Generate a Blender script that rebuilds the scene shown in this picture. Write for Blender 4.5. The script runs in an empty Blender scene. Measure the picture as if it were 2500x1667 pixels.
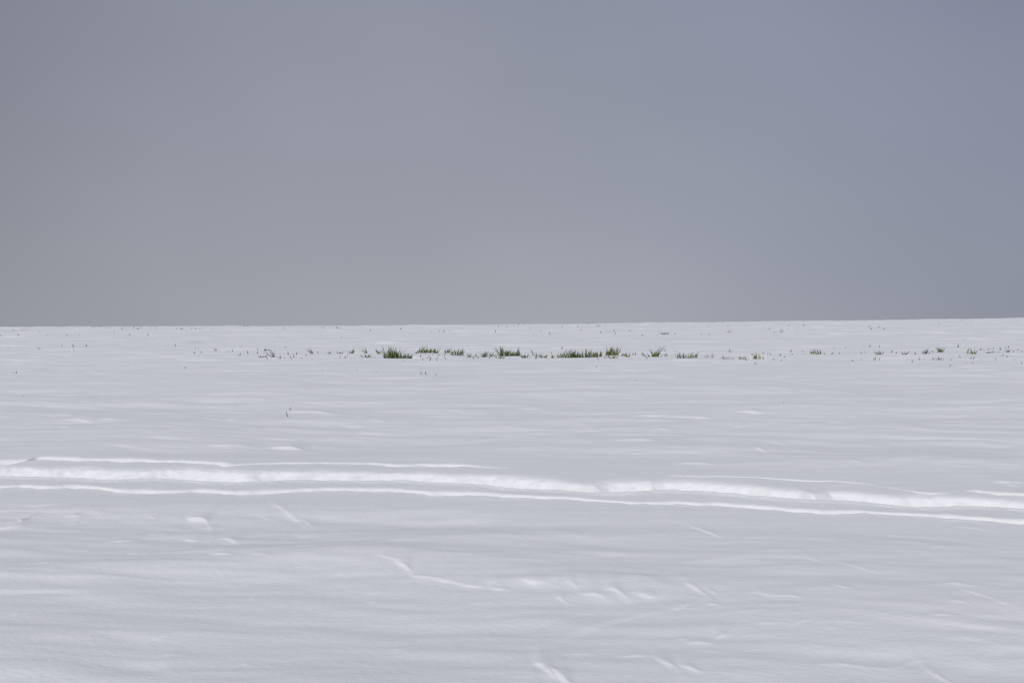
import bpy, math, random
import numpy as np

random.seed(7)
SC = bpy.context.scene
COL = SC.collection
R = math.radians

# ------------------------------------------------------------------ camera
FPX = 3472.0                      # focal length in photo pixels (50 mm on 36 mm)
SLOPE = math.tan(R(4.0))          # the field rises away from the camera
H = 0.66                          # camera height above the bank of the field
PITCH = 2.70
cam_d = bpy.data.cameras.new('camera')
cam_d.lens = 50; cam_d.sensor_width = 36
cam_d.clip_start = 0.05; cam_d.clip_end = 5000
cam = bpy.data.objects.new('camera', cam_d); COL.objects.link(cam)
cam.location = (0, 0, 0)
cam.rotation_euler = (R(90 + PITCH), 0, 0)
SC.camera = cam

# ------------------------------------------------------------------ world: an even winter overcast
SUN_EL, SUN_AZ = 20.0, 198.0      # azimuth clockwise from +Y: behind the camera
SUN_STRENGTH = 1.95
w = bpy.data.worlds.new('World'); SC.world = w; w.use_nodes = True
nt = w.node_tree; nt.nodes.clear(); N = nt.nodes; L = nt.links
out = N.new('ShaderNodeOutputWorld'); bg = N.new('ShaderNodeBackground')
bg.inputs['Strength'].default_value = 0.1
L.new(bg.outputs[0], out.inputs[0])
sky = N.new('ShaderNodeTexSky'); sky.sky_type = 'NISHITA'; sky.sun_disc = False
sky.sun_elevation = R(SUN_EL); sky.sun_rotation = R(SUN_AZ)
tc = N.new('ShaderNodeTexCoord')

def dot(v):
    n = N.new('ShaderNodeVectorMath'); n.operation = 'DOT_PRODUCT'
    l = math.sqrt(sum(a * a for a in v)); n.inputs[1].default_value = [a / l for a in v]
    L.new(tc.outputs['Generated'], n.inputs[0]); return n.outputs['Value']

def ramp(src, a, b, lo, hi, tree=None):
    n = N.new('ShaderNodeMapRange'); n.interpolation_type = 'SMOOTHSTEP'
    for i, val in zip((1, 2, 3, 4), (a, b, lo, hi)): n.inputs[i].default_value = val
    L.new(src, n.inputs[0]); return n.outputs[0]

def vmix(fac, a, b):
    n = N.new('ShaderNodeMix'); n.data_type = 'RGBA'
    for s, v in ((n.inputs[0], fac), (n.inputs[6], a), (n.inputs[7], b)):
        if hasattr(v, 'is_linked'): L.new(v, s)
        else: s.default_value = v
    return n.outputs[2]

K = 10.0                          # background strength is 0.1
def c(r, g, b): return (r * K, g * K, b * K, 1)
def direction(az, el):
    a, e = R(az), R(el); return (math.sin(a) * math.cos(e), math.cos(a) * math.cos(e), math.sin(e))
def comp(v, a, b, lo, hi, interp='LINEAR'):
    o = ramp(dot(v), a, b, lo, hi); o.node.interpolation_type = interp; return o
def scale(colour, f):
    m_ = N.new('ShaderNodeVectorMath'); m_.operation = 'SCALE'; L.new(colour, m_.inputs[0]); L.new(f, m_.inputs['Scale']); return m_.outputs[0]
# lighter, warmer cloud at the horizon, greyer blue cloud above
col = vmix(comp((0, 0, 1), 0.0, 0.30, 0, 1), c(0.366, 0.374, 0.416), c(0.264, 0.276, 0.344))
# bluish thinner deck high on the right
col = vmix(ramp(dot(direction(38, 22)), math.cos(R(42)), math.cos(R(10)), 0, 0.62), col, c(0.225, 0.250, 0.352))
# the cloud thickens to both sides of the light patch
col = scale(col, comp((1, 0, 0), 0.14, 0.46, 1.0, 0.84, 'SMOOTHSTEP'))
col = scale(col, comp((-1, 0, 0), 0.12, 0.44, 1.0, 0.72, 'SMOOTHSTEP'))
# sky behind the camera, where the sun stands behind the cloud, is brighter
col = vmix(ramp(dot(direction(SUN_AZ, SUN_EL + 8)), -0.1, 1.0, 0, 1), col, c(0.47, 0.49, 0.55))
# soft cloud mottling
nz = N.new('ShaderNodeTexNoise'); nz.inputs['Scale'].default_value = 2.6
nz.inputs['Detail'].default_value = 3.0; nz.inputs['Roughness'].default_value = 0.45
mp = N.new('ShaderNodeMapping'); mp.inputs['Scale'].default_value = (1, 1, 1.7)
mp.inputs['Rotation'].default_value = (0, R(20), 0)
L.new(tc.outputs['Generated'], mp.inputs[0]); L.new(mp.outputs[0], nz.inputs['Vector'])
mot = ramp(nz.outputs['Fac'], 0.25, 0.75, 0.94, 1.06)
mul = N.new('ShaderNodeVectorMath'); mul.operation = 'SCALE'
L.new(col, mul.inputs[0]); L.new(mot, mul.inputs['Scale'])
fin = vmix(0.97, sky.outputs[0], mul.outputs[0])
L.new(fin, bg.inputs['Color'])

# ------------------------------------------------------------------ sun behind thin cloud
sl = bpy.data.lights.new('sun', 'SUN'); sl.energy = SUN_STRENGTH; sl.angle = R(12); sl.color = (1.0, 0.975, 0.94)
sun = bpy.data.objects.new('sun', sl); COL.objects.link(sun)
from mathutils import Vector
sun.rotation_euler = Vector(direction(SUN_AZ, SUN_EL)).to_track_quat('Z', 'Y').to_euler()

SC.view_settings.view_transform = 'Standard'; SC.view_settings.look = 'None'
SC.view_settings.exposure = 0.05; SC.view_settings.gamma = 1.0; SC.view_settings.use_curve_mapping = False

# ------------------------------------------------------------------ noise
_rng = np.random.RandomState(3)
PERM = _rng.permutation(4096)
ANG = _rng.rand(4096) * 2 * np.pi
GX, GY = np.cos(ANG), np.sin(ANG)
def perlin(x, y, seed=0):
    x = np.asarray(x, float) + seed * 37.17; y = np.asarray(y, float) + seed * 91.73
    xi = np.floor(x); yi = np.floor(y); fx = x - xi; fy = y - yi
    xi = xi.astype(np.int64); yi = yi.astype(np.int64)
    u = fx * fx * fx * (fx * (fx * 6 - 15) + 10); v = fy * fy * fy * (fy * (fy * 6 - 15) + 10)
    def g(ix, iy, dx, dy):
        h = PERM[(PERM[ix & 4095] + iy) & 4095]
        return GX[h] * dx + GY[h] * dy
    a = g(xi, yi, fx, fy); b = g(xi + 1, yi, fx - 1, fy)
    c_ = g(xi, yi + 1, fx, fy - 1); d = g(xi + 1, yi + 1, fx - 1, fy - 1)
    return 1.5 * ((a + (b - a) * u) * (1 - v) + (c_ + (d - c_) * u) * v)
def fbm(x, y, seed, octv=3, rough=0.5):
    r = 0; a = 1.0; f = 1.0
    for i in range(octv):
        r = r + a * perlin(x * f, y * f, seed + i * 5); a *= rough; f *= 2.03
    return r
def sstep(a, b, x):
    t = np.clip((x - a) / (b - a), 0, 1); return t * t * (3 - 2 * t)

# ------------------------------------------------------------------ terrain
CREST = 52.0
KX = 0.0078                       # the field also rises a little to the right
def base_z(x, y):
    z = -H + SLOPE * y + KX * x
    z = z + np.where(x < -4, 0.00022 * (np.minimum(x + 4, 0)) ** 2 * sstep(20, 60, y), 0)
    z = z + 0.0045 * np.maximum(x - 1.0, 0) * sstep(24, 60, y) * np.where(x > 60, 60 / np.maximum(x, 60), 1)
    d = np.maximum(y - CREST, 0)
    z = z - np.where(d < 60, 0.00040 * d * d, 0.00040 * 3600 + 0.048 * (d - 60))
    z = z - 1.0 * sstep(1.5, -1.0, y)          # ground the photographer stands on is lower
    return z
def pix_ray(px, py):
    """direction (x/y, z/y) of a photo pixel"""
    a = (px - 1250.0) / FPX; b = (833.5 - py) / FPX
    cp, sp = math.cos(R(PITCH)), math.sin(R(PITCH))
    Y = cp - b * sp; Z = sp + b * cp
    return a / Y, Z / Y
def pix_ground(px, py):
    """where the photo pixel meets the base slope"""
    px = np.asarray(px, float); py = np.asarray(py, float)
    u, v = pix_ray(px, py)
    lo = np.full(px.shape, 1.6); hi = np.full(px.shape, 66.0)
    for _ in range(40):
        m = (lo + hi) / 2
        below = base_z(u * m, m) < v * m
        lo = np.where(below, m, lo); hi = np.where(below, hi, m)
    # walking outward the ground is under the ray until the hit
    return u * lo, lo

# tracks in the snow: crisp near lips traced as polylines, with the height of the lit far wall
def zl(pts, ox): return [(ox + a / 2.6133, 1050 + b / 2.6133, t) for a, b, t in pts]
LIP1 = zl([(-400,215,9),(0,208,13),(60,212,14),(110,200,13),(160,188,10),(300,184,9),(480,190,7),(700,195,8),(760,208,12),(900,200,9),(1100,205,8),
           (1350,218,8),(1430,238,9),(1480,232,8),(1560,222,6),(1800,212,5),(2352,215,6)], 0) + \
       zl([(350,220,6),(400,230,9),(550,228,9),(800,234,9),(860,228,5),(1000,240,4),(1110,245,2.2),(1200,246,0)], 800)
LIP1B = zl([(60,300,0),(130,302,2.5),(400,306,3),(650,316,2.5),(870,335,4.5),(980,342,5),(1100,340,3.5),(1330,352,4.5),(1400,358,2),(1450,364,1),
            (1500,375,2),(1650,400,4),(1750,408,3.5),(1850,409,2),(1930,408,0)], 1600)
LIP1C = zl([(1960,396,0),(2040,400,6),(2120,412,12),(2200,425,14),(2352,435,15),(2800,452,14)], 1600)
LIP2 = zl([(-400,300,24),(0,303,25),(200,303,25),(400,312,24),(540,316,24),(560,322,25),(720,322,25),(820,318,24),(1000,316,24),(1150,320,24),(1300,335,26),
           (1520,336,26),(1620,330,24),(1760,328,23),(1820,322,20)], 0) + \
       zl([(0,322,19),(250,325,20),(450,325,20),(600,336,22),(920,352,23),(1040,365,26),(1070,375,27),(1200,388,30),(1400,398,27),
           (1500,404,25),(1600,411,24),(1650,415,24),(1720,418,26),(1850,420,29),(2100,407,26)], 800) + \
       zl([(0,407,24),(250,410,27),(530,428,29),(560,436,30),(800,450,26),(1000,461,26),(1080,464,15),(1250,472,24),(1350,478,25),(1560,505,29),
           (1800,508,30),(2000,498,27),(2200,510,28),(2352,526,30),(2800,560,28)], 1600)
LIP3 = zl([(-400,374,8),(0,370,8),(100,365,7),(280,380,9),(420,375,8),(650,378,6),(760,398,9),(950,402,10),(1250,395,9),(1400,402,9),(1550,414,13),
           (1700,405,12),(1900,390,9)], 0) + \
       zl([(0,388,9),(400,395,9),(600,412,12),(660,427,15),(900,427,12),(1150,440,9),(1500,450,6),(1850,470,5),(2100,485,7)], 800) + \
       zl([(0,483,7),(400,490,10),(600,508,10),(900,535,11),(1100,548,13),(1320,546,11),(1450,556,10),(1900,578,11),(2352,610,11),(2800,640,11)], 1600)
def lip_curve(pts):
    p = np.array(pts, float)
    gx, gy = pix_ground(p[:, 0], p[:, 1])
    th = p[:, 2] * gy / FPX                        # metres of visible wall
    xs = np.linspace(gx[0], gx[-1], 1600)
    ys = np.interp(xs, gx, gy); ts = np.interp(xs, gx, th)
    k = np.ones(9) / 9.0
    ys = np.convolve(np.pad(ys, 4, 'edge'), k, 'valid'); ts = np.convolve(np.pad(ts, 4, 'edge'), k, 'valid')
    return xs, ys, ts
# (lip, trench width, run of the far wall)
TRACKS = [(lip_curve(LIP1), 0.07, 0.05), (lip_curve(LIP1B), 0.03, 0.06), (lip_curve(LIP1C), 0.05, 0.12),
          (lip_curve(LIP2), 0.13, 0.10), (lip_curve(LIP3), 0.10, 0.07)]

def track_z(x, y):
    z = np.zeros_like(x)
    rag = 0.024 * perlin(x / 0.23, y / 2.0, 41) + 0.012 * perlin(x / 0.07, y / 1.0, 42)
    for k, ((xs, ys, ts), wt, run) in enumerate(TRACKS):
        yl = np.interp(x, xs, ys) + rag; t = np.interp(x, xs, ts, left=ts[0], right=ts[-1]) * (1.0, 1.0, 1.0, 1.35, 1.15)[k]
        if ts[0] == 0: t = np.where(x < xs[0], 0, t)
        if ts[-1] == 0: t = np.where(x > xs[-1], 0, t)
        s = y - yl
        g = H / np.maximum(yl, 1)
        sc = np.clip(t / 0.012, 0.0, 1)
        t = t * (1 + (0.30 if k in (0, 4) else 0.12) * perlin(x / 0.16, x * 0 + k, 90))
        O = t / g                                  # opening of the rut, lip to far edge
        W = 0.56 * O; RN = 0.38 * O + 1e-4
        D = (1.65, 1.4, 1.5, 1.65, 1.25)[k] * t + 0.006 * sc
        lump = 0.09 * perlin(x / 0.10, y / 0.09, 50 + k) + 0.05 * perlin(x / 0.035, y / 0.04, 60 + k)
        q = np.clip((s - W) / RN, 0, 2.6)
        q = q + lump * np.clip(q, 0, 1) * np.clip(1.9 - q, 0, 1)
        up = np.where(q < 0.87, q, 0.87 + 0.13 * (1 - np.exp(-(q - 0.87) / 0.20)))
        up = np.clip(up, 0, 1)
        drop = sstep(0, np.clip(0.35 * W, 0.012, 0.04), s)
        prof = -D * drop * (1 - up) * (s < W + RN * 2.6)
        # a little snow pushed up on the near lip
        prof = prof + 0.10 * t * np.exp(-np.minimum(s, 0) ** 2 / 0.03 ** 2) * (s <= 0) + 0.10 * t * (s > 0) * np.exp(-np.maximum(s, 0) ** 2 / 0.004 ** 2)
        z = z + prof + 0.0022 * sc * fbm(x / 0.045, y / 0.05, 95 + k, 2) * np.exp(-((s - 0.3 * O) / (0.5 * O + 0.03)) ** 2)
    return z

# wind scarps: (px, py, half length px, angle deg, thickness px, strength)
SC_PIX = [
 (1415,1596,60,-2,5,.8),(1540,1600,55,-2,6,1.),(1625,1620,45,-25,9,1.2),(1685,1636,35,-12,8,1.),
 (1700,1568,60,-4,6,1.),(1765,1558,30,18,7,1.1),(1670,1560,25,0,4,.6),(1740,1591,45,-5,4,.6),
 (1330,1630,40,-30,14,.9),(1370,1655,50,-25,14,1.),(2060,1626,80,-4,6,1.),(2130,1628,60,0,5,.6),(2230,1620,60,14,7,.6),(2300,1650,50,-20,10,.6),
 (1880,1530,70,-3,4,.8),(1950,1530,40,8,4,.8),(2080,1528,70,0,4,.8),(2300,1512,50,-4,5,.9),(2380,1566,70,-5,4,.7),(2030,1542,30,-8,5,.5),
 (1300,1426,45,-8,7,1.),(1450,1456,50,-10,7,.9),(1505,1452,40,-18,8,1.),(1580,1457,45,-4,7,.9),(1700,1446,40,-20,7,1.),(1740,1452,15,0,5,.8),
 (1395,1436,25,-15,6,.6),(1370,1461,25,-15,6,.6),(1670,1482,45,12,5,.8),(1745,1485,30,-3,6,.8),(1840,1500,50,0,3,.7),
 (1880,1460,50,-2,6,.8),(1930,1466,35,-6,6,.7),(2060,1448,35,-12,5,.6),(2350,1440,60,-2,5,.6),(2400,1465,60,-15,6,.7),(2450,1481,30,-4,6,.7),(2340,1483,25,2,4,.6),
 (1720,1296,60,-20,5,.8),(2080,1392,90,-14,4,.6),(1990,1374,40,-10,4,.6),
 (950,1372,40,-14,5,.7),(985,1392,30,-35,9,1.1),(1030,1411,40,-12,6,1.),(1090,1420,50,-8,5,.9),(1150,1430,50,-9,6,.9),(1220,1440,50,-8,6,1.),(1200,1425,25,-6,4,.5),
 (1110,1450,60,8,3,.6),(1180,1470,50,4,3,.7),(1200,1495,60,10,3,.6),(910,1442,40,8,3,.7),(910,1462,30,8,4,.6),
 (300,1316,45,4,6,1.),(380,1300,30,0,5,.6),(465,1311,30,-6,5,1.),(560,1312,35,-12,6,.9),(480,1264,35,-14,9,1.1),(510,1280,20,-4,6,.6),
 (430,1337,70,-1,3,.8),(530,1340,50,5,3,.7),(540,1361,40,-6,5,1.),(630,1364,35,-4,4,.7),(340,1350,30,-8,4,.6),
 (700,1250,60,-28,6,.6),(740,1268,40,-20,6,.5),(750,1300,40,-8,7,.5),(650,1257,30,-6,4,.4),
 (25,1275,25,8,8,1.),(25,1280,35,0,7,1.),(110,1234,70,1,4,.7),(180,1254,25,-3,5,.6),(110,1378,50,0,3,.6),
 (365,1260,25,0,3,.6),(175,1270,20,0,3,.5),(300,1535,50,12,3,.6),(400,1546,60,12,4,.8),(410,1590,35,6,4,.7),
 (60,1490,70,8,3,.5),(500,1474,55,3,3,.7),(620,1452,15,0,3,.5),(780,1508,18,0,3,.5),(980,1575,40,8,5,.6),(1010,1572,30,6,4,.5),(600,1614,25,0,3,.6),
 (560,1086,65,0,6,1.),(700,1090,55,-4,7,1.2),(150,1012,35,-2,4,.8),(190,1030,60,-3,4,.6),(260,1029,50,0,3,.7),(160,1044,30,0,3,.5),(520,1028,30,-12,4,1.),(565,1033,35,6,3,.8),
 (640,1024,60,3,2.5,.7),(760,1008,90,-3,5,.9),(560,1003,90,-2,3,.7),(860,1041,40,-1,3,.7),(920,1035,40,0,3,.6),(700,1002,60,-2,5,.5),
 (1300,998,50,1,5,.9),(1550,1083,70,-2,4,1.),(1580,1082,40,3,3,.7),(1830,1008,50,-2,5,1.),(1800,1003,40,-1,3,.7),(1450,1056,50,-1,3,.6),(1620,1056,25,0,3,.6),
 (1810,1049,35,0,4,.9),(1650,1083,30,-3,3,.5),(2150,1086,50,0,2.5,.8),(2200,1044,40,0,2.5,.8),(2030,1040,40,0,3,.7),(2430,1082,40,2,3,.9),(2330,1142,60,-2,3,.7),(2090,1140,20,4,4,.7),
 (1700,1138,70,2,5,.6),(1740,1132,40,6,4,.5),(2460,1176,40,8,7,.9),(2480,1186,25,-3,5,.6),(1860,1107,30,-8,4,.5),(1320,1109,40,-2,3,.5),(1560,1110,40,0,3,.5),
 (2380,1293,60,-4,3,.9),(1900,1080,40,0,3,.6),(1700,1018,60,0,3,.5),(2400,1016,60,0,3,.6),(2050,985,60,0,3,.5),(2400,972,60,0,3,.5),
]
sp = np.array(SC_PIX, float)
_gx, _gy = pix_ground(sp[:, 0], sp[:, 1])
_ax, _ay = pix_ground(sp[:, 0] - sp[:, 2] * np.cos(np.radians(sp[:, 3])), sp[:, 1] - sp[:, 2] * np.sin(-np.radians(sp[:, 3])) * -1 * -1)
SCARPS = []
for i, r_ in enumerate(SC_PIX):
    a = R(r_[3]); dx = r_[2] * math.cos(a); dy = -r_[2] * math.sin(a)
    x0, y0 = pix_ground(np.array([r_[0] - dx]), np.array([r_[1] - dy])); x1, y1 = pix_ground(np.array([r_[0] + dx]), np.array([r_[1] + dy]))
    yy = float(_gy[i]); dist_per_px = yy * yy / (H * FPX)      # metres of ground depth per photo pixel row
    SCARPS.append((float(x0[0]), float(y0[0]), float(x1[0]), float(y1[0]), r_[4] * yy / FPX, r_[5], yy))

def scarp_z(x, y, nx=None):
    """x, y 2-D grids (or 1-D points)"""
    z = np.zeros_like(x)
    for (x0, y0, x1, y1, tv, st, yy_) in SCARPS:
        sl_ = 0.20 * st
        run = max(1.35 * tv / (sl_ + H / yy_), 0.01)
        Lx = x1 - x0
        m = (x > x0 - 0.05) & (x < x1 + 0.05) & (y > min(y0, y1) - 12 * run) & (y < max(y0, y1) + 22 * run)
        if not m.any(): continue
        xx = x[m]; yy = y[m]
        t = (xx - x0) / Lx
        tp = np.clip(4 * t * (1 - t), 0, 1) ** 1.3 * (0.85 + 0.25 * perlin(xx / (0.5 * Lx + 0.01), xx * 0 + y1 * 5.0, 79))
        yc = y0 + (y1 - y0) * t + 0.9 * run * perlin(xx / (0.5 * Lx + 0.01), xx * 0 + y0 * 9.0, 77) * 1.6
        s = (yy - yc) / (run * (0.45 + 0.55 * tp))
        hgt = run * (0.45 + 0.55 * tp) * sl_ * tp
        # steep face to the camera, long gentle tail behind, shallow scoop in front
        up = sstep(-0.5, 0.5, s); tail = np.exp(-np.maximum(s - 0.4, 0) / 3.5)
        scoop = -0.25 * np.exp(-((s + 2.0) / 1.8) ** 2)
        z[m] += hgt * (up * tail + scoop)
    return z

def terrace(p, edge):
    f = np.floor(p); r = p - f
    return f + sstep(0.5 - edge, 0.5 + edge, r) - p
def relief(x, y):
    # the tracks ran over firm, evened snow
    d2 = y - np.interp(x, TRACKS[3][0][0], TRACKS[3][0][1])
    return relief_raw(x, y) * (1 - 0.7 * sstep(-1.0, -0.5, d2) * sstep(1.6, 0.9, d2))
def relief_raw(x, y):
    z = 0.030 * fbm(x / 5.0, y / 2.6, 1, 2) * sstep(1.5, 6, y)
    z = z + 0.023 * fbm(x / 1.6, y / 0.8, 11, 2, 0.35) + 0.0060 * fbm(x / 0.7, (y + 0.18 * x) / 0.26, 13, 3, 0.42)
    z = z + 0.0016 * fbm(x / 0.22, y / 0.13, 15, 2) * sstep(14, 5, y)
    z = z + 0.0055 * terrace(y / 0.42 + 1.5 * fbm(x / 0.9, y / 0.8, 21, 3), 0.17) * np.clip(perlin(x / 0.55, y / 0.45, 23) * 1.6 + 0.12, 0, 1) * sstep(12, 5, y)
    z = z + 0.006 * terrace(y / 0.75 + 1.3 * fbm(x / 1.6, y / 1.5, 31, 3), 0.10) * np.clip(perlin(x / 0.8, y / 0.9, 33) * 1.7 + 0.2, 0, 1) * sstep(4.5, 7, y) * sstep(30, 16, y)
    z = z + 0.024 * terrace(y / 2.2 + 1.3 * fbm(x / 3.2, y / 4.0, 34, 3), 0.16) * np.clip(perlin(x / 1.5, y / 2.6, 36) * 1.6 + 0.3, 0, 1) * sstep(9, 16, y)
    z = z + 0.055 * terrace(y / 6.5 + 1.2 * fbm(x / 6.0, y / 10.0, 37, 3), 0.12) * np.clip(perlin(x / 3.0, y / 6.0, 39) * 1.6 + 0.4, 0, 1) * sstep(18, 30, y)
    # small wind dashes on the middle of the field
    z = z + 0.0055 * terrace(y / 0.30 + 1.1 * fbm(x / 0.45, y / 0.6, 25, 2), 0.13) * np.clip(perlin(x / 0.22, y / 0.30, 27) * 2.0 - 0.2, 0, 1) * np.clip(0.4 + 1.5 * perlin(x / 2.5, y / 2.5, 28), 0, 1) * sstep(4.5, 6.0, y) * sstep(14, 9, y)
    # low wind ripples all over the far slope
    z = z + 0.006 * perlin(x / 1.3, y / 0.50, 81) * sstep(6, 16, y) + 0.015 * perlin(x / 2.6, y / 1.0, 82) * sstep(14, 30, y)
    z = z + (0.030 * perlin(x / 4.2, y / 9.0, 71) + 0.018 * perlin(x / 1.6, y / 8.0, 72)) * sstep(35, 55, y)
    return z

HOLLOWS = []   # (x, y, half width, depth) filled from the tuft list below
def height(x, y):
    z = base_z(x, y) + relief(x, y) + scarp_z(x, y)
    m = (y > 2.5) & (y < 8.5)
    tz = np.zeros_like(z)
    if m.any(): tz[m] = track_z(x[m], y[m])
    z = z + tz
    for (hx, hy, hw, dp) in HOLLOWS:
        m = (np.abs(x - hx) < hw * 2.5) & (np.abs(y - hy) < 1.6)
        if m.any():
            z[m] -= dp * np.exp(-((x[m] - hx) / hw) ** 4) * np.exp(-((y[m] - hy - 0.2) / 0.30) ** 4)
    return z

# ------------------------------------------------------------------ grass list, read off the photograph
# (x0, x1, base row, height px, blades, lean -1..1, flags, label)   flags: d dense, f one blade lying flat to the right
BIG = [
 (937,978,874,25,110,-0.05,'d','densest dark green grass tuft, tallest at its left, left of centre'),
 (976,1004,874,17,55,0.05,'d','lower bushy grass tuft joined to the right of the densest one'),
 (855,866,864,15,9,-0.1,'','spiky small grass tuft, second clump left of the densest tuft'),
 (860,882,864,9,7,0.6,'f','thin curved grass lying low on the snow beside the spiky tuft'),
 (892,902,862,18,6,-0.45,'','thin tall grass tuft leaning left, third clump left of the densest tuft'),
 (918,932,868,16,6,0.15,'','sparse two blade grass tuft just left of the densest tuft'),
 (1014,1041,863,16,38,0.3,'d','low wedge of green grass rising to the right, behind the densest tuft'),
 (1041,1056,863,16,14,0.1,'','loose tuft of fine grass right of the low rising wedge'),
 (1054,1072,864,14,14,0.05,'','small open grass tuft ending the back row right of the wedge'),
 (1082,1098,863,15,10,0.35,'','grass tuft with long blades crossing to the right before the taller centre tuft'),
 (1103,1131,867,18,26,0.0,'','wide open spread of upright grass left of the image centre'),
 (1141,1152,869,12,5,0.1,'','little sparse grass tuft between the wide open spread and the spike tuft'),
 (1172,1192,869,17,16,0.0,'','grass tuft with one central spike, just left of the second densest tuft'),
 (1192,1211,867,12,8,0.1,'','short scattered grass between the spike tuft and the second densest tuft'),
 (1212,1230,874,12,8,0.5,'','short grass leaning right at the front left foot of the second densest tuft'),
 (1222,1250,867,20,60,-0.05,'d','second densest upright grass tuft, left half, at the image centre'),
 (1246,1269,867,18,48,0.0,'d','second densest upright grass tuft, right half with one tall spike'),
 (1270,1294,872,11,16,-0.1,'','loose low grass just right of the second densest tuft'),
 (1304,1321,870,13,8,0.0,'','grass tuft spread like a V between the two dense centre clumps'),
 (1328,1336,872,9,8,0.0,'','tiny compact grass tuft in the gap right of the V shaped one'),
 (1341,1352,873,11,5,0.4,'','tiny grass tuft leaning right, second in the gap before the long dense bank'),
 (1355,1372,872,15,9,0.55,'','right leaning grass blades starting the long dense bank'),
 (1374,1402,871,16,60,0.1,'d','left end of the long dense bank of grass right of centre'),
 (1400,1440,872,17,95,0.0,'d','middle of the long dense bank of grass right of centre'),
 (1440,1466,871,15,30,0.0,'','looser right end of the long dense bank of grass'),
 (1480,1508,868,19,52,0.1,'d','compact bright green tuft just beyond the long dense bank'),
 (1484,1508,877,7,14,0.1,'','sparse short stubble in front of the compact bright green tuft'),
 (1516,1526,870,10,9,0.4,'','small grass tuft leaning right after the compact bright green tuft'),
 (1526,1542,875,13,7,-0.3,'','small sprawling grass tuft leaning left in front of the snow gap'),
 (1578,1598,872,16,14,-0.6,'','long left leaning blades beside the last dense green tuft'),
 (1592,1609,872,20,34,0.1,'d','last dense green tuft on the right, darkest at its right edge'),
 (1650,1676,878,16,15,0.0,'','left part of a thin open grass patch right of the last dense tuft'),
 (1676,1702,877,16,17,0.2,'','right part of a thin open grass patch right of the last dense tuft'),
 (1717,1744,875,12,6,0.1,'','four separate upright blades after the thin open patch'),
 (1760,1776,876,8,12,0.2,'','low stubble at the left of two small patches on the right'),
 (1776,1790,875,5,5,0.4,'','very low stubble lying on the snow beside two small patches'),
 (1800,1816,877,10,8,0.1,'','small grass sprig with an upright blade left of the yellowish tuft'),
 (1843,1865,877,17,26,0.0,'d','yellowish green grass tuft alone on the right half'),
 (1852,1876,877,6,8,0.9,'f','grass blades lying flat to the right of the yellowish green tuft'),
 (1978,2005,862,13,18,-0.05,'','fan shaped sparse grass tuft three quarters to the right'),
 (2141,2155,866,11,10,-0.2,'','small yellowish sprig left of the three thin tufts on the right'),
 (2201,2216,865,10,8,0.1,'','first of the three thin tufts towards the right edge'),
 (2248,2268,864,12,11,0.2,'','second of the three thin tufts towards the right edge'),
 (2290,2306,862,14,14,-0.1,'','third and darkest of the three thin tufts towards the right edge'),
 (2290,2302,880,11,7,0.0,'','thin grass in front of the darkest thin tuft near the right edge'),
 (2370,2385,864,14,16,0.0,'d','dark grass tuft near the right edge beside an arched blade'),
 (2389,2407,864,10,14,0.7,'f','arched yellowish grass blades bending right near the right edge'),
 (2452,2464,860,9,9,0.3,'','last small grass tuft before the right edge'),
 (663,677,872,22,7,-0.75,'','long left leaning grass blades, tallest on the left part of the row'),
 (678,688,874,10,4,0.1,'','little upright sprig right of the long left leaning blades'),
 (758,768,868,15,8,-0.5,'','short thick left leaning tuft, first with green colour from the left'),
 (803,812,865,8,4,-0.6,'','left leaning sprig second in from the thick left leaning tuft'),
 (821,837,865,9,8,0.1,'','low winged grass sprig left of the spiky small tuft'),
 (643,654,859,6,7,0.0,'','tiny dark rosette behind the long left leaning blades'),
 (632,649,873,7,9,0.0,'','low stubble left of the long left leaning blades'),
 (883,909,873,7,12,0.0,'','short stubble in front of the thin tall left leaning tuft'),
 (1613,1632,817,9,12,0.05,'','thin dark stubble patch high on the slope right of centre'),
]
S = []  # single blades: (x, base, h, lean)
S += [(1018+i*6.0 + (i*7)%5, 866+(i*5)%14, 5+(i*3)%6, ((i*5)%9-4)/6) for i in range(10)]
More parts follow.
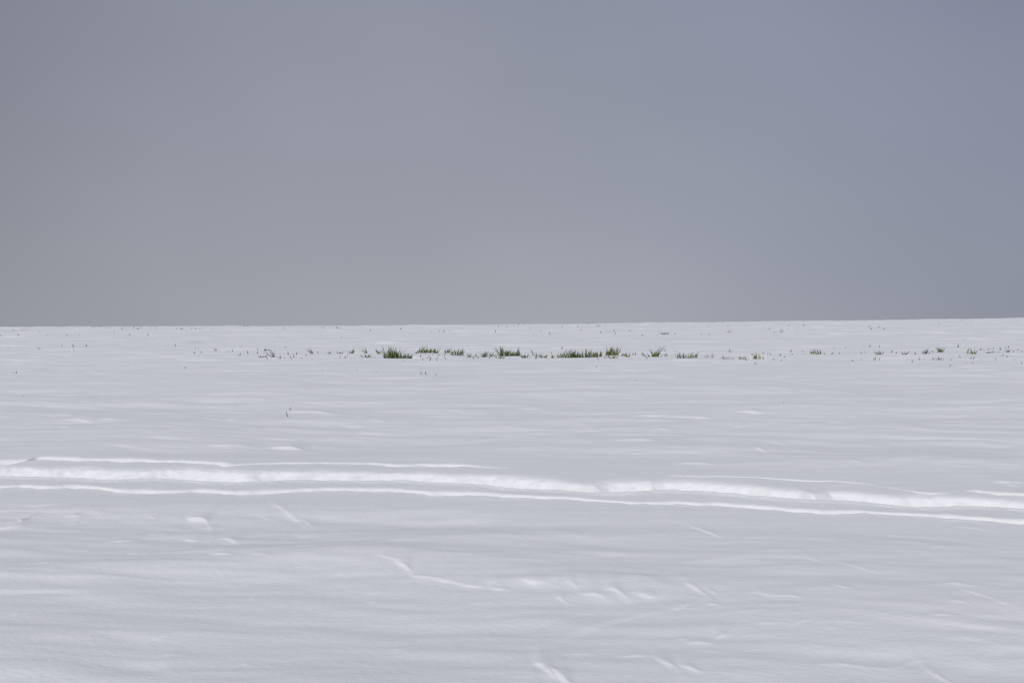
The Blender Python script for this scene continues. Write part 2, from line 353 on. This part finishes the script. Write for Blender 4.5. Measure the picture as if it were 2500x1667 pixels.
S += [(1463,880,12,-0.6),(1474,878,5,0.9),(1371,853,7,0.4),(1308,878,7,0),(1545,867,7,0),(1550,867,8,0.2),(1572,870,10,-0.6),(1614,872,5,0),(1624,860,8,-.1),(1630,870,9,-.3),
 (1647,859,3,.8),(1642,872,4,-.4),(1576,876,4,.6),(1582,876,3,-.6),(1627,877,3,-.5),(1780,863,8,.2),(1788,863,3,-.9),(1743,858,3,.3),(1714,864,3,0),
 (1822,880,7,-.3),(1829,878,4,-.4),(1843,883,5,0),(1837,871,6,0),(1862,864,4,.6),(1873,864,3,.6),(1881,865,4,0),(1906,871,7,-.2),(1916,873,4,0),(1929,859,7,.4),(1933,868,5,.2),
 (1892,879,4,-.8),(1907,880,4,.1),(1961,858,3,-.3),(1959,864,3,.5),(1996,869,5,-.6),(2013,864,12,0),(2030,863,6,.6),(2047,863,5,.4),(2069,862,2,.8),(2075,862,2,.4),(2086,862,2,0),
 (2104,863,7,-.4),(2112,862,4,.1),(2083,885,5,-.2),(2102,877,3,.4),(2037,849,3,-.3),(2066,848,4,-.2),(2105,848,2,0),
 (2125,848,6,0),(2147,848,6,0),(2176,862,9,.2),(2189,863,6,0),(2238,864,7,-.6),(2280,862,5,-.6),(2288,863,5,0),(2336,862,3,-.5),(2339,850,10,.1),(2329,848,3,-.5),(2362,856,6,.5),(2356,863,5,0),
 (2413,854,5,0),(2395,854,6,0),(2402,853,5,0),(2423,852,7,.4),(2424,862,8,.1),(2431,859,4,0),(2444,853,8,-.4),(2461,851,7,.2),(2473,858,5,.5),(2486,854,6,.1),(2497,859,4,-.4),(2447,867,5,.3),(2438,861,3,0),
 (2136,883,11,.2),(2147,884,5,.1),(2162,881,3,-.3),(2227,886,7,0),(2243,880,11,.2),(2241,881,4,.9),(2279,880,9,-.2),(2321,882,6,.2),(2347,876,7,-.7),(2368,879,7,.5),(2376,879,8,.3),(2375,888,4,0),
 (2359,888,3,.3),(2433,881,10,-.3),(2459,876,8,-.2),(2477,879,5,0),(2490,880,6,-.2),(2494,890,5,0),(2316,901,7,.6),
 (474,864,5,.1),(476,849,3,.3),(485,853,3,0),(491,862,10,0),(486,871,2,0),(527,856,9,-.5),(556,859,4,0),(566,859,6,.4),(570,858,2,0),(585,871,8,.3),(581,871,3,0),(589,851,6,0),(606,867,12,-.2),
 (630,855,4,-.4),(629,865,7,0),(655,875,11,-.5),(664,873,7,.4),(698,852,4,.2),(704,869,9,-.1),(713,874,9,-.6),(718,873,10,-.1),(724,869,7,0),(734,875,3,.9),(692,874,6,.8),(658,857,4,0),
 (746,870,6,.1),(756,870,4,.5),(776,862,5,-.1),(803,868,5,.4),(826,875,8,.7),(842,875,6,.2),(848,872,4,0),(852,862,4,.5),(555,880,5,-.2),(912,875,4,.8),(985,878,3,0),
 (3,820,5,-.1),(47,821,7,-.5),(44,820,3,0),(72,821,4,.2),(97,813,4,0),(110,812,3,0),(115,820,4,0),(134,818,2,0),(161,820,6,.3),(194,821,6,0),(216,818,2,.7),(17,845,5,-.4),(25,848,3,-.7),(96,851,5,-.5),
 (151,845,4,0),(168,853,4,0),(158,855,2,.6),(180,848,10,-.2),(181,854,5,0),(211,845,5,-.1),(332,890,3,0),(349,847,4,-.7),(429,845,8,-.2),(34,916,4,-.4),(37,916,7,.5),(452,902,6,-.1),(307,888,2,0),
 (57,966,3,0),(578,978,2,0),(920,908,2,0),(1030,910,11,-.3),(1040,910,10,-.15),(1061,911,4,.8),(790,905,3,-.9),(876,904,3,-.9),(1456,893,6,0),(1489,893,4,-.4),(1555,934,3,0),(1913,992,3,0),
 (704,1017,16,-.35),(706,1000,9,.3)]
FAR = [(206,798,4,0),(227,799,3,0),(232,799,3,0),(243,798,4,.2),(247,798,4,0),(253,798,5,0),(268,798,3,0),(225,803,3,0),(260,803,3,0),(270,803,4,0),(298,804,4,0),(320,804,2,.3),(327,803,4,0),
 (335,804,4,.2),(338,804,4,-.2),(344,803,4,.2),(366,803,3,.2),(381,803,3,0),(431,803,3,0),(440,803,3,.1),(444,803,4,0),(447,803,3,0),(463,803,2,.4),(467,803,3,0),(474,803,2,0),(478,803,3,0),(488,803,3,0),
 (493,803,3,-.2),(520,803,4,0),(31,805,4,0),(35,805,3,0),(56,805,4,0),(62,806,3,0),(156,804,2,0),(278,813,3,0),(316,819,5,.1),(361,819,4,0),(420,813,3,0),(437,814,2,0),
 (592,803,4,.1),(596,797,5,0),(605,797,3,0),(616,797,2,0),(658,804,2,0),(663,804,2,0),(669,804,3,0),(694,802,4,0),(708,797,3,0),(704,811,2,.8),(650,820,3,.6),(719,803,2,0),(784,801,3,0),(791,801,3,0),
 (802,802,2,0),(822,801,7,-.2),(824,804,4,0),(830,803,6,0),(833,822,5,.1),(904,808,5,0),(912,803,3,-.2),(978,805,5,-.2),(1001,801,2,0),(1028,805,2,0),(1054,811,3,0),(1072,808,5,0),(1074,808,3,-.3),
 (1083,808,5,.2),(1097,807,3,.1),(1110,810,2,0),(1076,797,3,0),(1060,794,2,0),(1131,802,3,0),(1159,808,2,0),(1185,811,2,0),(1211,814,7,-.3),(1217,799,4,0),(1236,799,3,-.3),(1240,799,3,0),(1255,799,4,0),
 (1264,799,4,0),(1267,792,3,0),(1279,792,4,0),(1296,803,4,0),(1319,811,5,.2),(1343,815,6,-.4),(1329,799,2,.3),(1358,799,2,0),(1373,799,3,-.4),(1377,799,2,0),(1392,799,4,0),(1410,799,4,.2),(1418,808,4,0),
 (1436,791,4,0),(1457,798,4,.2),(1464,798,3,0),(1478,797,3,-.2),(1467,814,6,0),(1500,810,5,-.2),(1502,815,5,0),(1538,810,4,0),(1543,815,2,0),(1569,821,4,0),(1604,821,4,0),(1550,789,3,0),(1592,791,2,0),
 (1609,799,2,0),(1648,816,6,0),(1640,817,2,0),(1683,800,2,0),(1697,797,3,.2),(1711,815,4,0),(1713,816,3,0),(1733,820,5,-.5),(1730,797,4,0),(1743,805,2,0),(1778,795,3,-.5),(1782,796,3,0),(1772,811,3,.8),
 (1780,811,5,0),(1785,811,4,0),(1821,796,3,0),(1805,804,2,0),(1857,804,2,0),(1868,795,2,0),(1878,805,4,0),(1889,812,4,.5),(1907,812,8,0),(1911,811,4,.2),(1924,804,3,0),(1926,795,3,0),(1962,796,4,0),
 (1973,799,2,0),(1995,800,3,0),(2020,795,2,.3),(2018,800,2,.4),(2122,801,4,0),(2126,804,5,0),(2146,802,4,0),(2159,804,4,-.1),(2259,802,2,0),(2289,800,2,.6),(2292,791,3,0),(2341,807,2,.4),(2348,787,3,0),
 (2362,802,2,.6),(2352,827,4,0),(2358,827,3,.3),(2347,828,2,0),(2357,819,2,0),(2437,791,2,0),(2448,790,2,0),(2452,790,2,0),(2456,790,2,0),(2475,799,2,.4)]

FAR = [f_ for f_ in FAR if f_[2] > 2]
rr = random.Random(21)
for _ in range(42):
    cx_ = rr.choice([rr.uniform(840, 1640), rr.uniform(900, 1480)])
    S.append((round(cx_, 1), round(rr.uniform(864, 874), 1), rr.choice([5, 6, 7, 8, 10, 12]), rr.choice([-.6, -.3, 0, .1, .3, .6])))
def hollow_of(r_):
    gx, gy = pix_ground(np.array([(r_[0] + r_[1]) / 2.0]), np.array([r_[2]]))
    return float(gx[0]), float(gy[0])
for r_ in BIG:
    if 'd' in r_[6]:
        gx, gy = hollow_of(r_); HOLLOWS.append((gx, gy, (r_[1] - r_[0]) * gy / FPX * 0.65 + 0.05, 0.025))

# ------------------------------------------------------------------ snow mesh
def build_snow():
    ys = [np.arange(-30, -2, 1.0), np.arange(-2, 1.6, 0.08), np.arange(1.6, 2.2, 0.02), np.arange(2.2, 6.6, 0.0055), np.arange(6.6, 11, 0.014),
          np.arange(11, 24, 0.04), np.arange(24, 78, 0.09), np.arange(78, 130, 2.0), np.arange(130, 420, 12.0)]
    ys = np.concatenate(ys)
    inner = np.arange(-0.46, 0.4601, 0.00092)
    e = 0.46 + np.cumsum(0.002 * 1.045 ** np.arange(95)); e = e[e < 3.2]
    us = np.concatenate([-e[::-1], inner, e])
    wy = np.where(ys > 2, ys, 2 + (2 - ys) * 0.6 * (ys < 2))
    X = us[None, :] * wy[:, None]; Y = np.repeat(ys[:, None], len(us), 1)
    Z = height(X.ravel(), Y.ravel())
    nr, nc = X.shape
    co = np.stack([X.ravel(), Y.ravel(), Z], 1).astype(np.float32)
    idx = np.arange(nr * nc, dtype=np.int32).reshape(nr, nc)
    q = np.stack([idx[:-1, :-1], idx[:-1, 1:], idx[1:, 1:], idx[1:, :-1]], -1).reshape(-1, 4)
    me = bpy.data.meshes.new('snow_field')
    me.vertices.add(len(co)); me.vertices.foreach_set('co', co.ravel())
    me.loops.add(q.size); me.loops.foreach_set('vertex_index', q.ravel())
    me.polygons.add(len(q)); me.polygons.foreach_set('loop_start', np.arange(0, q.size, 4, dtype=np.int32))
    me.polygons.foreach_set('loop_total', np.full(len(q), 4, np.int32))
    me.update(calc_edges=True); me.shade_smooth()
    o = bpy.data.objects.new('snow_field', me); COL.objects.link(o)
    o['kind'] = 'structure'
    return o

def new_mat(name):
    m = bpy.data.materials.new(name); m.use_nodes = True
    return m, m.node_tree.nodes, m.node_tree.links, m.node_tree.nodes['Principled BSDF']

m, n, l, p = new_mat('snow')
p.inputs['Roughness'].default_value = 0.75
p.inputs['Specular IOR Level'].default_value = 0.15
tcn = n.new('ShaderNodeTexCoord')
mpn = n.new('ShaderNodeMapping'); mpn.inputs['Scale'].default_value = (0.8, 1.6, 1.0)
l.new(tcn.outputs['Object'], mpn.inputs[0])
big = n.new('ShaderNodeTexNoise'); big.inputs['Scale'].default_value = 1.1; big.inputs['Detail'].default_value = 4
l.new(mpn.outputs[0], big.inputs['Vector'])
cr = n.new('ShaderNodeValToRGB')
cr.color_ramp.elements[0].position = 0.35; cr.color_ramp.elements[0].color = (0.860, 0.868, 0.890, 1)
cr.color_ramp.elements[1].position = 0.65; cr.color_ramp.elements[1].color = (0.880, 0.882, 0.890, 1)
l.new(big.outputs['Fac'], cr.inputs[0]); l.new(cr.outputs[0], p.inputs['Base Color'])
gr = n.new('ShaderNodeTexNoise'); gr.inputs['Scale'].default_value = 60; gr.inputs['Detail'].default_value = 6
l.new(tcn.outputs['Object'], gr.inputs['Vector'])
bp = n.new('ShaderNodeBump'); bp.inputs['Strength'].default_value = 0.45; bp.inputs['Distance'].default_value = 0.004
l.new(gr.outputs['Fac'], bp.inputs['Height']); l.new(bp.outputs[0], p.inputs['Normal'])
snow = build_snow(); snow.data.materials.append(m)

# ------------------------------------------------------------------ grass
def grass_mat(name, dark, light, straw):
    m, n, l, p = new_mat(name)
    p.inputs['Roughness'].default_value = 0.55
    geo = n.new('ShaderNodeNewGeometry'); r1 = n.new('ShaderNodeValToRGB')
    e = r1.color_ramp.elements; e[0].position = 0.0; e[0].color = (*dark, 1); e[1].position = 1.0; e[1].color = (*straw, 1)
    k = r1.color_ramp.elements.new(0.8); k.color = (*light, 1)
    l.new(geo.outputs['Random Per Island'], r1.inputs[0]); l.new(r1.outputs[0], p.inputs['Base Color'])
    return m
GREEN = grass_mat('grass_green', (0.020, 0.038, 0.004), (0.055, 0.095, 0.008), (0.16, 0.17, 0.03))
DULL = grass_mat('grass_dull', (0.026, 0.034, 0.018), (0.060, 0.072, 0.032), (0.13, 0.13, 0.07))
YELL = grass_mat('grass_yellowish', (0.040, 0.050, 0.012), (0.10, 0.12, 0.022), (0.24, 0.22, 0.06))

def blade(V, F, x, y, z, h, wd, lean, leany, yaw, bend):
    """a folded leaf that narrows to a tip and bends over"""
    segs = 4; i0 = len(V)
    cx, sx = math.cos(yaw), math.sin(yaw)
    for k in range(segs + 1):
        t = k / segs
        px = x + h * (lean * t + bend * t * t); py = y + h * leany * t * t
        pz = z + h * t * (1 - 0.25 * abs(bend) * t)
        ww = wd * 0.5 * (0.75 + 0.5 * t if t < 0.4 else 0.95 * (1 - ((t - 0.4) / 0.6) ** 1.6) + 0.04)
        f = ww * 0.45
        V += [(px - cx * ww, py - sx * ww, pz), (px + sx * f, py - cx * f, pz - 0.001), (px + cx * ww, py + sx * ww, pz)]
    for k in range(segs):
        a = i0 + 3 * k
        F += [(a, a + 1, a + 4, a + 3), (a + 1, a + 2, a + 5, a + 4)]

def place(name, V, F, loc, mat, label, cat, group):
    me = bpy.data.meshes.new(name); me.from_pydata([(a - loc[0], b - loc[1], c_ - loc[2]) for a, b, c_ in V], [], F); me.update()
    me.materials.append(mat); me.shade_smooth()
    o = bpy.data.objects.new(name, me); COL.objects.link(o); o.location = loc
    o['label'] = label; o['category'] = cat; o['group'] = group
    return o
def hz(x, y): return float(height(np.array([x]), np.array([y]))[0])

tuft_pos = []
for r_ in BIG:
    x0, x1, py, hp, nb, lean, fl, label = r_
    nb = int(nb * 1.1)
    gx, gy = pix_ground(np.array([(x0 + x1) / 2.0]), np.array([py])); gx, gy = float(gx[0]), float(gy[0])
    mpp = gy / FPX; half = (x1 - x0) / 2 * mpp; hm = hp * mpp
    rnd = random.Random(int(x0 * 13 + py)); V, F = [], []
    bx, by, bz, off = [], [], [], []
    dense = 'd' in fl
    for k in range(nb):
        off.append(rnd.uniform(-1, 1) if dense else (2 * (k + rnd.random()) / nb - 1)); fan = 0.35 if (x1 - x0) <= 24 and not dense else 1.0
        bx.append(gx + half * off[-1] * fan); by.append(gy + (rnd.uniform(0.0, 0.24) if dense else rnd.uniform(-0.03, 0.04)))
    bz = height(np.array(bx), np.array(by))
    sink = 0.018
    peak = 0.35 if dense else 1.0
    for k in range(nb):
        q = rnd.random()
        hh = hm * (0.30 + 0.95 * q ** 2.2) * (0.92 + 0.15 * math.sin(4.1 * off[k] + x0)) * 1.1 if dense else hm * (0.45 + 0.6 * q)
        if 'f' in fl: ln, bn, hh2 = lean * rnd.uniform(1.5, 3.5), 0.9, hh * 0.55
        else:
            ln, bn, hh2 = lean + rnd.gauss(0, 0.30 if dense else 0.30), rnd.gauss(0, 0.16), hh
            if (x1 - x0) <= 24 and not dense: ln += 0.6 * off[k] * half / max(hh, 1e-4)
        blade(V, F, bx[k], by[k], float(bz[k]) - sink, hh2 + sink + (0.030 if dense else 0.006), rnd.uniform(1.3, 2.1) * (1.3 if dense else 1.15) * mpp, ln, rnd.uniform(-0.3, 0.3), rnd.uniform(-1.1, 1.1), bn)
    mat = YELL if 'yellow' in label or 'bright' in label else (GREEN if nb >= 14 or dense else (GREEN if 840 < x0 < 1620 else DULL))
    place('grass_tuft', V, F, (gx, gy, hz(gx, gy)), mat, label, 'grass tuft', 'grass tufts in the row across the snow')
    tuft_pos.append((x0, x1, py, label))

def side(lean):
    return 'upright' if abs(lean) < 0.15 else ('left leaning' if lean < 0 else 'right leaning')
def zone(x, y):
    if y > 985 and 690 < x < 720: return None
    rowname = ('near the skyline' if y < 809 else 'high on the slope' if y < 835 else 'behind the grass row' if y < 860 else 'in the grass row' if y < 879 else 'just before the grass row' if y < 900 else 'on the open snow')
    xs = [(200, 'at the left edge'), (450, 'in the left part'), (700, 'left of the green tufts'), (930, 'where the green tufts begin'), (1200, 'left of centre'), (1400, 'at the centre'),
          (1620, 'right of centre'), (1830, 'right of the last dense tuft'), (2060, 'three quarters to the right'), (2280, 'in the right part'), (2600, 'at the right edge')]
    for lim, s_ in xs:
        if x < lim: return rowname, s_
SPR = []
for (x, y, h, lean) in S + FAR:
    gx, gy = pix_ground(np.array([float(x)]), np.array([float(y)])); gx, gy = float(gx[0]), float(gy[0])
    mpp = gy / FPX; hm = h * mpp; z = hz(gx, gy); rnd = random.Random(int(x * 31 + y * 7)); V, F = [], []
    wd = (2.0 if y < 830 else 2.3 if y < 990 else 2.6) * mpp
    blade(V, F, gx, gy, z - 0.012, hm + 0.012, wd * rnd.uniform(0.8, 1.2), lean, rnd.uniform(-.2, .2), rnd.uniform(-0.7, 0.7), rnd.gauss(0, .1))
    if h >= 4 and y < 990 and rnd.random() < 0.45:
        blade(V, F, gx + rnd.uniform(-2, 2) * mpp, gy + 0.02, z - 0.012, hm * rnd.uniform(.4, .7) + 0.012, wd * 0.8, rnd.gauss(0, .5), 0, rnd.uniform(-0.7, 0.7), 0)
    zn = zone(x, y)
    size = 'tiny' if h <= 3 else ('short' if h <= 6 else 'tall')
    if zn is None:
        label = 'larger lone green blade leaning left on the open snow above the tracks' if y > 1010 else 'short pale lone blade leaning right just behind the larger lone blade'
        grp = 'lone grass blades'
    else:
        label = '%s %s grass blade %s, %s' % (size, side(lean), zn[0], zn[1]); grp = 'lone grass blades ' + zn[0]
    kind_ = None if zn is None else (size, side(lean), zn[0], zn[1])
    SPR.append((x, place('grass_sprig', V, F, (gx, gy, z), DULL if y < 990 else GREEN, label, 'grass sprig', grp), kind_))
ORD = ['leftmost', 'second', 'third', 'fourth', 'fifth', 'sixth', 'seventh', 'eighth', 'ninth', 'tenth', 'eleventh', 'twelfth', 'thirteenth', 'fourteenth', 'fifteenth']
NUM = ['', 'one', 'two', 'three', 'four', 'five', 'six', 'seven', 'eight', 'nine', 'ten', 'eleven', 'twelve', 'thirteen', 'fourteen', 'fifteen']
for kd in sorted({k_ for _, _, k_ in SPR if k_}):
    same = sorted([(x_, i_) for i_, (x_, _, k_) in enumerate(SPR) if k_ == kd])
    if len(same) == 1 or len(same) > 15: continue
    for q_, (_, i_) in enumerate(same):
        first = 'leftmost' if q_ == 0 else ('rightmost' if q_ == len(same) - 1 else ORD[q_] + ' from left')
        SPR[i_][1]['label'] = '%s of %s %s %s blades %s, %s' % (first, NUM[len(same)], kd[0], kd[1], kd[2].replace('the ', ''), kd[3].replace('the ', ''))
print('tufts', len(BIG), 'blades', len(S) + len(FAR), 'verts', len(snow.data.vertices))
